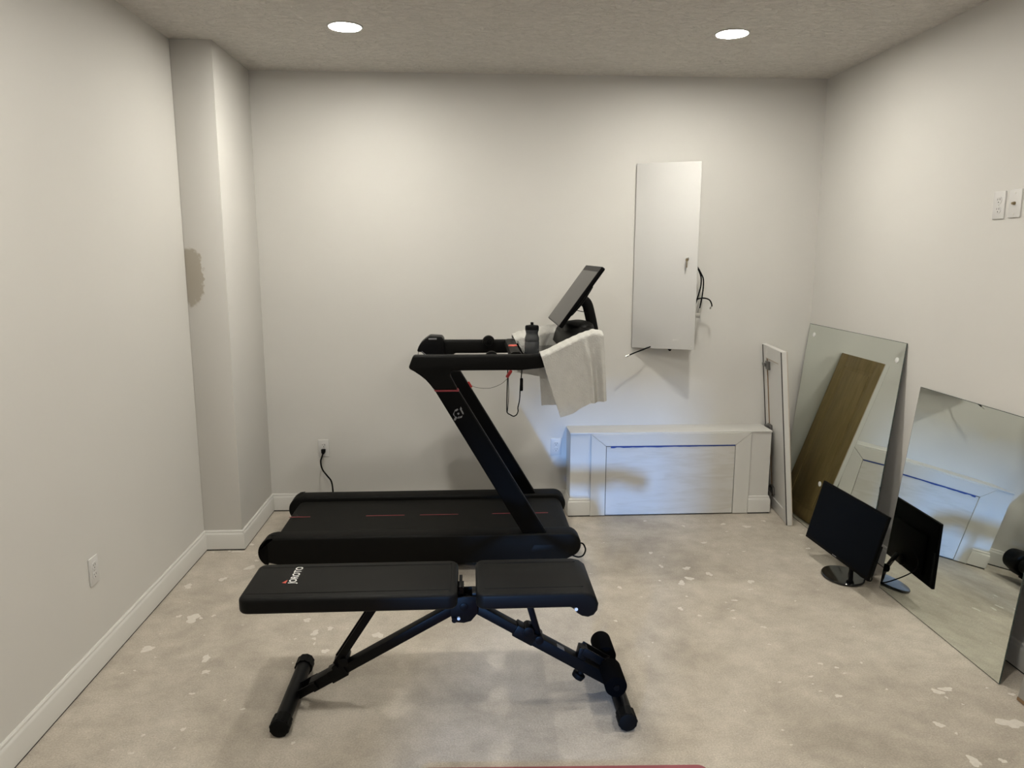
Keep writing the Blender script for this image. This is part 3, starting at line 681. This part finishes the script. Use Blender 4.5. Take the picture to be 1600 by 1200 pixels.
# emblem on the near post
E = bmesh.new(); ec = (-0.063, 0.861); S = 0.0000965
def zp(x_, y_): return (ec[0]+(x_-610)*S*1.03, ec[1]-(y_-570)*S*1.03)
def quad(*P): prism(E, [zp(*p) for p in P], 3.7600, 3.7625, 'y')
quad((690, 320), (740, 200), (800, 300), (780, 340), (880, 520), (885, 600), (830, 590))
quad((420, 385), (500, 330), (570, 300), (610, 350), (560, 400), (480, 440))
quad((345, 560), (370, 520), (385, 640), (350, 650))
quad((430, 760), (490, 710), (530, 760), (490, 880), (430, 940), (375, 880))
quad((690, 730), (750, 690), (810, 700), (780, 780), (730, 790))
quad((590, 740), (660, 710), (670, 750), (600, 770))
quad((550, 560), (590, 515), (640, 515), (665, 560), (640, 620), (600, 620))
for k in range(14):
    a0, a1 = R(95+k*17), R(95+(k+1)*17)
    prism(E, [(ec[0]+r_*math.cos(a), ec[1]+r_*math.sin(a)) for r_, a in ((0.0215, a0), (0.0240, a0), (0.0240, a1), (0.0215, a1))], 3.7602, 3.7622, 'y')
obj('emblem', E, M_silver, TM, label='small silver emblem on the near post')
# handrails
def handrail(y0, y1, tip=True):
    tipp = [(-0.288, 1.163)] if tip else [(-0.235, 1.163)]
    P = tipp + [(0.30, 1.163), (0.37, 1.170), (0.45, 1.198), (0.55, 1.243), (0.60, 1.259), (0.635, 1.256), (0.650, 1.232), (0.640, 1.20), (0.59, 1.170), (0.50, 1.135), (0.42, 1.108), (0.36, 1.095), (0.26, 1.085), (-0.095, 1.085), (prr(1.06)+0.004, 1.062), (prr(0.986), 0.986), (pl(0.986), 0.986), (-0.203, 1.012), (-0.228, 1.040), (-0.256, 1.063)]
    P += [(-0.285, 1.083), (-0.311, 1.097), (-0.309, 1.108)] if tip else [(-0.262, 1.075)]
    return obj('handrail', prism(None, P, y0, y1, 'y', bev=0.012, seg=3, ang=33), M_railpad, TM)
handrail(3.752, 3.815); handrail(4.425, 4.485, tip=False)
kp = [(0.490, 1.165), (0.505, 1.215), (0.535, 1.252), (0.575, 1.272), (0.625, 1.280), (0.668, 1.268), (0.694, 1.235), (0.69, 1.195), (0.64, 1.165), (0.56, 1.15)]
obj('console', prism(prism(None, kp, 3.875, 4.39, 'y', bev=0.006), [(0.49+(x_-0.49)*0.76, z_) for x_, z_ in kp], 3.812, 4.428, 'y', bev=0.004), M_railpad, TM)
obj('console_hump', lathe(None, [(1.0, -0.03), (1.0, 0.0), (0.92, 0.016), (0.7, 0.027), (0.4, 0.033), (0, 0.035)], (0.605, 4.13, 1.272), 36, 0.082, 0.15), M_railpad, TM)
tr = box(None, 0.275, 0.51, 3.812, 4.428, 1.118, 1.135, bev=0.003); box(tr, 0.275, 0.287, 3.86, 4.38, 1.13, 1.162, bev=0.004)
obj('tray', tr, M_gloss, TM)
cb = obj('stop_bar', prism(None, [(0.205, 1.138), (0.21, 1.165), (0.222, 1.171), (0.252, 1.171), (0.262, 1.165), (0.266, 1.138), (0.255, 1.128), (0.216, 1.128)], 3.812, 4.428, 'y', bev=0.0), M_railpad, TM)
obj('stop_button', lathe(None, [(1.0, 0), (1.0, 0.003), (0.9, 0.006), (0, 0.008)], (0.235, 4.085, 1.1695), 32, 0.025, 0.030), M_btn, cb)
for y0, y1, zc in ((4.428, 4.392, 1.156), (3.812, 3.848, 1.139)):
    s_ = 1 if y1 > y0 else -1
    kn = obj('knob', cyl(cyl(None, (0.110, y0, zc), (0.110, y1, zc), 0.037, 0.035, seg=36, bev=0.004), (0.110, y1, zc), (0.110, y1+s_*0.008, zc), 0.026, 0.024, seg=36), M_railpad, TM)
    obj('knob_cap', cyl(None, (0.110, y1+s_*0.006, zc), (0.110, y1+s_*0.012, zc), 0.014, seg=24, bev=0.002), M_tread, kn)
# touchscreen
nb_, nt_ = Vector((0.461, 0, 1.297)), Vector((0.684, 0, 1.606))
uu = (nt_-nb_).normalized(); nn = Vector((uu.z, 0, -uu.x)); SL = (nt_-nb_).length   # nn: away from the user
Mt = Matrix((Vector((0, 1, 0)), nn, uu)).transposed().to_4x4(); Mt.translation = (nb_.x, 3.868, nb_.z)
def tm(bm):
    bm.transform(Mt); bmesh.ops.recalc_face_normals(bm, faces=bm.faces); return bm
TWd = 0.538
hs = obj('screen_housing', tm(prism(None, rrect(0, TWd, 0, SL, 0.012, 4), 0, 0.022, 'y', bev=0.005, seg=2)), M_tread, TM)
obj('screen_bezel', tm(prism(None, rrect(0.003, TWd-0.003, 0.003, SL-0.003, 0.010, 4), -0.0008, 0.002, 'y')), M_glass_bez, hs)
obj('screen_glass', tm(box(None, 0.004, TWd-0.006, -0.0014, 0.001, 0.006, SL-0.036)), M_glass_scr, hs)
obj('rear_housing', tm(prism(None, [(0.022, 0.07), (0.034, 0.09), (0.040, 0.15), (0.040, 0.20), (0.034, 0.27), (0.022, 0.285)], 0.05, TWd-0.05, 'x', bev=0.004)), M_black, hs)
am = obj('screen_arm', tube(None, [(0.688, 4.137, 1.24), (0.676, 4.137, 1.30), (0.660, 4.137, 1.365), (0.648, 4.137, 1.398), (0.628, 4.137, 1.415), (0.600, 4.137, 1.412)], 0.014, seg=14, flat=(0.030, 0.0125)), M_railpad, TM)
obj('screen_cable', tube(None, [(0.592, 4.11, 1.362), (0.615, 4.10, 1.357), (0.636, 4.10, 1.354), (0.644, 4.10, 1.335), (0.649, 4.105, 1.29), (0.652, 4.11, 1.27)], 0.0022, seg=6), M_rubber, TM)

# pouch on the far handrail end
t = thing('pouch', 'small black pouch with grey tab hung over the far handrail end', 'pouch', (-0.22, 4.45, 1.07))
pp = [(-0.312, 1.105), (-0.303, 1.130), (-0.288, 1.153), (-0.266, 1.172), (-0.238, 1.192), (-0.200, 1.190), (-0.166, 1.187), (-0.154, 1.172), (-0.152, 1.10), (-0.156, 1.068), (-0.246, 1.062), (-0.266, 1.078), (-0.288, 1.100), (-0.302, 1.098)]
bd = obj('pouch_body', prism(None, pp, 4.385, 4.515, 'y', bev=0.012, seg=3, ang=15), M_gloss if False else M_black, t)
obj('label_tab', box(None, -0.243, -0.195, 4.3845, 4.388, 1.172, 1.182, bev=0.001), M_silver, t)
obj('zip', bar(None, (-0.284, 4.3845, 1.103), (-0.256, 4.3845, 1.080), 0.003, 0.004, bev=0), M_silver, t)
obj('pull_cord', tube(None, [(-0.306, 4.45, 1.10), (-0.309, 4.45, 1.085), (-0.310, 4.45, 1.07)], 0.0016, seg=6), M_rubber, t)

# safety lanyard under the stop bar
t = thing('safety_lanyard', 'thin black safety lanyard with red clips hanging under the treadmill stop bar', 'lanyard', (0.24, 4.10, 1.128))
obj('strap', tube(None, [(0.212, 4.10, 1.128), (0.208, 4.10, 1.03), (0.204, 4.10, 0.90), (0.203, 4.10, 0.81), (0.207, 4.10, 0.790), (0.222, 4.10, 0.780), (0.240, 4.10, 0.771), (0.257, 4.10, 0.779), (0.266, 4.10, 0.800), (0.265, 4.10, 0.82), (0.274, 4.10, 0.865), (0.278, 4.10, 0.94), (0.286, 4.10, 1.03), (0.288, 4.10, 1.118)], 0.002, seg=8, flat=(0.0032, 0.002)), M_rubber, t)
obj('strap', tube(None, [(0.214, 4.105, 1.02), (0.212, 4.105, 0.97), (0.214, 4.108, 0.90), (0.211, 4.108, 0.84), (0.206, 4.103, 0.795)], 0.0018, seg=6), M_rubber, t)
obj('slider', prism(None, rrect(0.276, 0.293, 0.915, 0.988, 0.006, 3), 4.094, 4.106, 'y', bev=0.002), M_rubber, t)
obj('clip', bar(None, (0.202, 4.098, 0.992), (0.228, 4.098, 1.032), 0.012, 0.018, bev=0.004), M_red, t)
obj('clip', bar(None, (-0.012, 4.418, 0.915), (0.008, 4.418, 0.880), 0.010, 0.012, bev=0.003), M_red, t)
obj('tether', tube(None, [(0.006, 4.418, 0.892), (0.04, 4.36, 0.889), (0.11, 4.25, 0.905), (0.17, 4.15, 0.945), (0.206, 4.10, 0.985)], 0.0011, seg=6), M_rubber, t)

# water bottle
t = thing('water_bottle', 'small smoky grey water bottle with black cap standing in treadmill tray', 'bottle', (0.333, 4.0, 1.136))
bpz = [(0.0, 0.0), (0.034, 0.0), (0.038, 0.004), (0.0395, 0.02), (0.0395, 0.066), (0.038, 0.069), (0.0395, 0.072), (0.039, 0.088), (0.034, 0.102), (0.0325, 0.112), (0.034, 0.122), (0.037, 0.130), (0.036, 0.134), (0.0, 0.134)]
obj('body', lathe(None, bpz, (0.333, 4.0, 1.136), 40), M_bottle, t)
cp = obj('cap', lathe(None, [(0.0, 0.130), (0.036, 0.130), (0.037, 0.134), (0.037, 0.149), (0.033, 0.155), (0.012, 0.158), (0.0, 0.158)], (0.333, 4.0, 1.136), 40), M_rubber, t)
obj('spout', lathe(None, [(0.0, 0.155), (0.0085, 0.155), (0.0085, 0.170), (0.007, 0.172), (0.0, 0.172)], (0.333, 4.0, 1.136), 20), M_rubber, cp)

# towels
def lerp(a, b_, k): return a+(b_-a)*k
def piece(tab, s):
    for (s0, v0), (s1, v1) in zip(tab, tab[1:]):
        if s <= s1: return lerp(v0, v1, (s-s0)/(s1-s0))
    return tab[-1][1]
def smoothstep(k): k = max(0, min(1, k)); return k*k*(3-2*k)
def front_towel(u, v):
    # v 0 = hem of the inner flap, v 1 = hem of the outer flap; the fold lies on the handrail
    top = Vector((piece([(0, 0.352), (1, 0.672)], u), 0, piece([(0, 1.180), (0.12, 1.194), (0.35, 1.232), (0.65, 1.276), (0.85, 1.297), (1, 1.288)], u)))
    fold = 0.34
    if v < fold:
        k = (fold-v)/fold
        bot = Vector((lerp(0.372, 0.66, u), 0, lerp(0.886, 0.90, u)))
        p = top.lerp(bot, k); y = 3.782 + 0.054*smoothstep(k*14) + 0.006*math.sin(u*17)*k
    else:
        k = (v-fold)/(1-fold)
        bot = Vector((piece([(0, 0.458), (0.35, 0.545), (0.7, 0.63), (1, 0.697)], u), 0, piece([(0, 0.845), (0.25, 0.863), (0.45, 0.893), (0.62, 0.918), (0.8, 0.921), (1, 0.928)], u)))
        kk = k**1.03
        p = top.lerp(bot, kk)
        p.x += 0.012*math.sin(math.pi*k)*math.sin(u*math.pi)
        y = 3.782 - 0.056*smoothstep(k*14)
        y -= 0.022*math.exp(-((u-0.66-0.05*k)/0.045)**2)*smoothstep(k*2.5)*(1-0.35*k)
        y -= 0.018*math.exp(-((u-0.93)/0.05)**2)*smoothstep(k*1.6)
        y += 0.012*math.exp(-((u-0.80)/0.05)**2)*smoothstep(k*2)
        y -= 0.010*math.sin(u*11+1.0)*k*k + 0.012*math.exp(-((u-0.28)/0.12)**2)*k
    p.z += 0.0016*math.sin(u*60+v*31)*math.sin(v*47)
    p.y = y
    return p
tw = obj('towel', grid(None, front_towel, 64, 72, 0.006), M_towel, ang=80)
tag(tw, 'white terry towel draped over the near handrail and console corner, hanging lowest', 'towel')
def rear_towel(u, v):
    top = Vector((lerp(0.250, 0.520, u), 0, piece([(0, 1.196), (0.15, 1.214), (0.45, 1.229), (0.8, 1.252), (1, 1.255)], u)))
    fold = 0.66
    if v < fold:
        k = (fold-v)/fold
        bot = Vector((lerp(0.255, 0.52, u), 0, piece([(0, 0.978), (0.3, 0.962), (0.6, 0.95), (1, 0.945)], u)))
        p = top.lerp(bot, k); p.x += 0.032*math.sin(math.pi*min(1, k*1.1))*(1-u)
        y = 4.455 - 0.062*smoothstep(k*7) - 0.010*math.exp(-((u-0.55)/0.12)**2)*smoothstep(k*3) - 0.006*math.sin(u*13)*smoothstep(k*3)
    else:
        k = (v-fold)/(1-fold)
        bot = Vector((lerp(0.26, 0.52, u), 0, 1.06))
        p = top.lerp(bot, k); y = 4.455 + 0.048*smoothstep(k*6)
    p.z += 0.0016*math.sin(u*55+v*29)*math.sin(v*41)
    p.y = y
    return p
tw = obj('towel', grid(None, rear_towel, 48, 56, 0.006), M_towel, ang=80)
tag(tw, 'white terry towel over the far handrail, behind the water bottle', 'towel')

# power cord from the outlet down behind the treadmill
t = thing('power_cord', 'black power cord plugged into back wall outlet, dropping behind treadmill', 'cord', (-0.9, 4.7, 0))
obj('plug', prism(None, [(-0.969, 0.418), (-0.941, 0.418), (-0.944, 0.396), (-0.951, 0.386), (-0.961, 0.386), (-0.967, 0.396)], 4.752, D-0.0078, 'y', bev=0.003), M_rubber, t)
obj('cord', tube(None, [(-0.956, 4.757, 0.395), (-0.962, 4.75, 0.375), (-0.968, 4.73, 0.345), (-0.955, 4.71, 0.30), (-0.925, 4.70, 0.26), (-0.898, 4.69, 0.225), (-0.886, 4.67, 0.165), (-0.884, 4.64, 0.10), (-0.88, 4.60, 0.03), (-0.86, 4.56, 0.008), (-0.70, 4.52, 0.006)], 0.005), M_rubber, t)

# ------------------------------------------------------------------ adjustable bench
t = BN = thing('weight_bench', 'black adjustable weight bench with white lettering in front of treadmill', 'weight bench', (-0.06, 2.63, 0))
YM = 2.63
bp_ = obj('back_pad', prism(None, rrect(-0.815, -0.052, 2.468, 2.775, 0.035, 6), 0.431, 0.490, 'z', bev=0.014, seg=4, ang=40), M_vinyl, BN)
sp = [(0.014, 0.432), (0.355, 0.432), (0.372, 0.410), (0.390, 0.398), (0.413, 0.393), (0.434, 0.401), (0.447, 0.419), (0.450, 0.443), (0.441, 0.467), (0.420, 0.483), (0.390, 0.490), (0.014, 0.490)]
bm = prism(None, sp, 2.462, 2.775, 'y')
bm.normal_update()
es = [e for e in bm.edges if abs(e.verts[0].co.x-0.014) < 1e-4 and abs(e.verts[1].co.x-0.014) < 1e-4 and abs(e.verts[0].co.y-e.verts[1].co.y) < 1e-4]
bmesh.ops.bevel(bm, geom=es, offset=0.035, segments=6, profile=0.5, affect='EDGES')
bevel(bm, 0.012, 3, 45)
st_ = obj('seat_pad', bm, M_vinyl, BN)
for y_ in (2.512, 2.735):
    obj('seam', tube(None, [(-0.795, y_, 0.4895), (-0.40, y_, 0.4903), (-0.075, y_, 0.4897)], 0.0013, seg=6), M_rubber, bp_)
    obj('seam', tube(None, [(0.045, y_, 0.4897), (0.2, y_, 0.4903), (0.40, y_, 0.4895)], 0.0013, seg=6), M_rubber, st_)
obj('seam', tube(None, [(-0.083, 2.512, 0.4895), (-0.077, 2.52, 0.4899), (-0.077, 2.727, 0.4899), (-0.083, 2.735, 0.4895)], 0.0013, seg=6), M_rubber, bp_)
# lettering reads along the pad width
Mx = Matrix.Translation((-0.632, 2.588, 0.4906)) @ Matrix.Rotation(R(90), 4, 'Z')
obj('lettering', text_bm('JOROTO', 0.148, 0.036, Mx), M_print, bp_, label='white JOROTO lettering with a red flag')
obj('lettering_flag', prism(None, [(-0.675, 2.592), (-0.690, 2.598), (-0.675, 2.622)], 0.4895, 0.4908, 'z'), M_btn, bp_)
obj('bolt', cyl(None, (0.369, 2.459, 0.428), (0.369, 2.470, 0.428), 0.006, seg=14), M_print, st_)
obj('pad_support', box(None, -0.62, -0.03, 2.60, 2.66, 0.398, 0.432, bev=0.003), M_black, BN)
obj('pad_support', box(None, 0.0, 0.30, 2.60, 2.66, 0.398, 0.432, bev=0.003), M_black, BN)
HBP = [(-0.080, 0.425), (-0.080, 0.360), (-0.075, 0.334), (-0.060, 0.325), (-0.030, 0.322), (-0.004, 0.329), (0.018, 0.356), (0.022, 0.425)]
for y_ in (2.585, 2.668):
    obj('hinge_plate', prism(None, HBP, y_, y_+0.007, 'y', bev=0.001), M_black, BN)
obj('hinge_pivot', cyl(cyl(None, (-0.030, 2.582, 0.385), (-0.030, 2.678, 0.385), 0.016, seg=20, bev=0.002), (-0.066, 2.580, 0.335), (-0.066, 2.680, 0.335), 0.010, seg=16), M_black, BN)
obj('bolt', cyl(None, (-0.050, 2.577, 0.343), (-0.050, 2.59, 0.343), 0.0058, seg=14), M_print, BN)
obj('adjuster', box(box(None, -0.052, -0.030, 2.60, 2.66, 0.40, 0.455, bev=0.002), -0.048, -0.036, 2.59, 2.70, 0.45, 0.462, bev=0.002), M_black, BN)
# legs: hinge to the two foot bars
obj('leg', bar(None, (-0.030, YM, 0.385), (-0.60, YM, 0.066), 0.045, 0.036), M_black, BN)
obj('leg_sleeve', bar(None, (-0.475, YM, 0.136), (-0.535, YM, 0.1025), 0.056, 0.050), M_black, BN)
obj('leg_sleeve', bar(None, (-0.52, YM, 0.111), (-0.605, YM, 0.0635), 0.049, 0.042), M_black, BN)
obj('leg', bar(None, (-0.035, YM, 0.395), (0.55, YM, 0.040), 0.045, 0.036), M_black, BN)
obj('leg_sleeve', bar(None, (0.160, YM, 0.2765), (0.235, YM, 0.231), 0.056, 0.048), M_black, BN)
lg2 = obj('lower_leg', bar(None, (0.22, YM, 0.240), (0.55, YM, 0.040), 0.052, 0.044), M_black, BN)
dv = Vector((0.585, 0, -0.355)).normalized(); nv = Vector((0.355, 0, 0.585)).normalized()
pc = Vector((0.22, 0, 0.240)) + dv*0.105 + nv*0.0222
obj('rating_label', bar(None, (pc.x, YM-0.012, pc.z), (pc.x+dv.x*0.032, YM-0.012, pc.z+dv.z*0.032), 0.026, 0.0008, bev=0), M_silver, lg2)
for y_ in (2.600, 2.660):
    obj('yoke_plate', bar(None, (-0.585, y_, 0.078), (-0.655, y_, 0.040), 0.006, 0.032, bev=0.001), M_black, BN)
obj('strut', bar(bar(None, (-0.335, 2.602, 0.425), (-0.508, 2.602, 0.160), 0.006, 0.028, bev=0.001), (-0.335, 2.658, 0.425), (-0.508, 2.658, 0.160), 0.006, 0.028, bev=0.001), M_black, BN)
obj('strut_pivot', cyl(cyl(None, (-0.480, 2.59, 0.172), (-0.480, 2.67, 0.172), 0.018, seg=18, bev=0.002), (-0.512, 2.59, 0.152), (-0.512, 2.67, 0.152), 0.011, seg=16), M_black, BN)
obj('strut', bar(None, (0.200, YM, 0.425), (0.253, YM, 0.235), 0.030, 0.024), M_black, BN)
obj('strut_pivot', cyl(cyl(None, (0.212, 2.60, 0.268), (0.212, 2.66, 0.268), 0.021, seg=18, bev=0.002), (0.252, 2.597, 0.236), (0.252, 2.663, 0.236), 0.017, seg=18, bev=0.002), M_black, BN)
kn = obj('height_knob', cyl(cyl(None, (0.425, YM, 0.100), (0.408, YM, 0.072), 0.012, seg=18), (0.412, YM, 0.079), (0.401, YM, 0.061), 0.026, 0.023, seg=24, bev=0.003), M_rubber, BN)
def ribbed(bm, p0, p1, r):
    bm = nb(bm); tt_ = bmesh.new(); p0, p1 = Vector(p0), Vector(p1); n = 44; d_, s_, u_ = frame_of(p1-p0); A, B = [], []
    for i in range(n):
        a = 2*math.pi*i/n; rr = r if i % 4 < 2 else r-0.0022; o_ = s_*math.cos(a)*rr + u_*math.sin(a)*rr
        A.append(tt_.verts.new(p0+o_)); B.append(tt_.verts.new(p1+o_))
    tt_.faces.new(A); tt_.faces.new(B[::-1])
    for i in range(n): tt_.faces.new((A[i], B[i], B[(i+1) % n], A[(i+1) % n]))
    bmesh.ops.recalc_face_normals(tt_, faces=tt_.faces); return merge(bm, tt_)
for x_, y0, y1 in ((-0.676, 2.403, 2.850), (0.548, 2.373, 2.830)):
    fbar = obj('foot_bar', cyl(None, (x_, y0+0.01, 0.036), (x_, y1-0.01, 0.036), 0.0285, seg=28), M_black, BN)
    for ya, yb, yc in ((y0+0.006, y0+0.055, y0), (y1-0.006, y1-0.055, y1)):
        obj('end_cap', cyl(ribbed(None, (x_, ya, 0.036), (x_, yb, 0.036), 0.0355), (x_, yc, 0.036), (x_, yb, 0.036), 0.033, seg=32, bev=0.004), M_rubber, fbar)
ax = (0.520, 0.122)
obj('roller_axle', cyl(None, (ax[0], 2.452, ax[1]), (ax[0], 2.808, ax[1]), 0.011, seg=16), M_black, BN)
for y0, y1 in ((2.458, 2.592), (2.668, 2.800)):
    rl = obj('foam_roller', cyl(None, (ax[0], y0, ax[1]), (ax[0], y1, ax[1]), 0.0405, seg=36, bev=0.006), M_foam, BN)
    obj('roller_bolt', cyl(None, (ax[0], y0-0.003 if y0 < 2.6 else y1+0.003, ax[1]), (ax[0], (y0+y1)/2, ax[1]), 0.007, seg=14), M_black, rl)
obj('roller_bracket', bar(bar(None, (0.420, 2.606, 0.185), (0.525, 2.606, 0.118), 0.007, 0.030, bev=0.001), (0.420, 2.654, 0.185), (0.525, 2.654, 0.118), 0.007, 0.030, bev=0.001), M_black, BN)
obj('bracket_post', bar(None, (0.408, YM, 0.125), (0.424, YM, 0.192), 0.046, 0.034), M_black, BN)
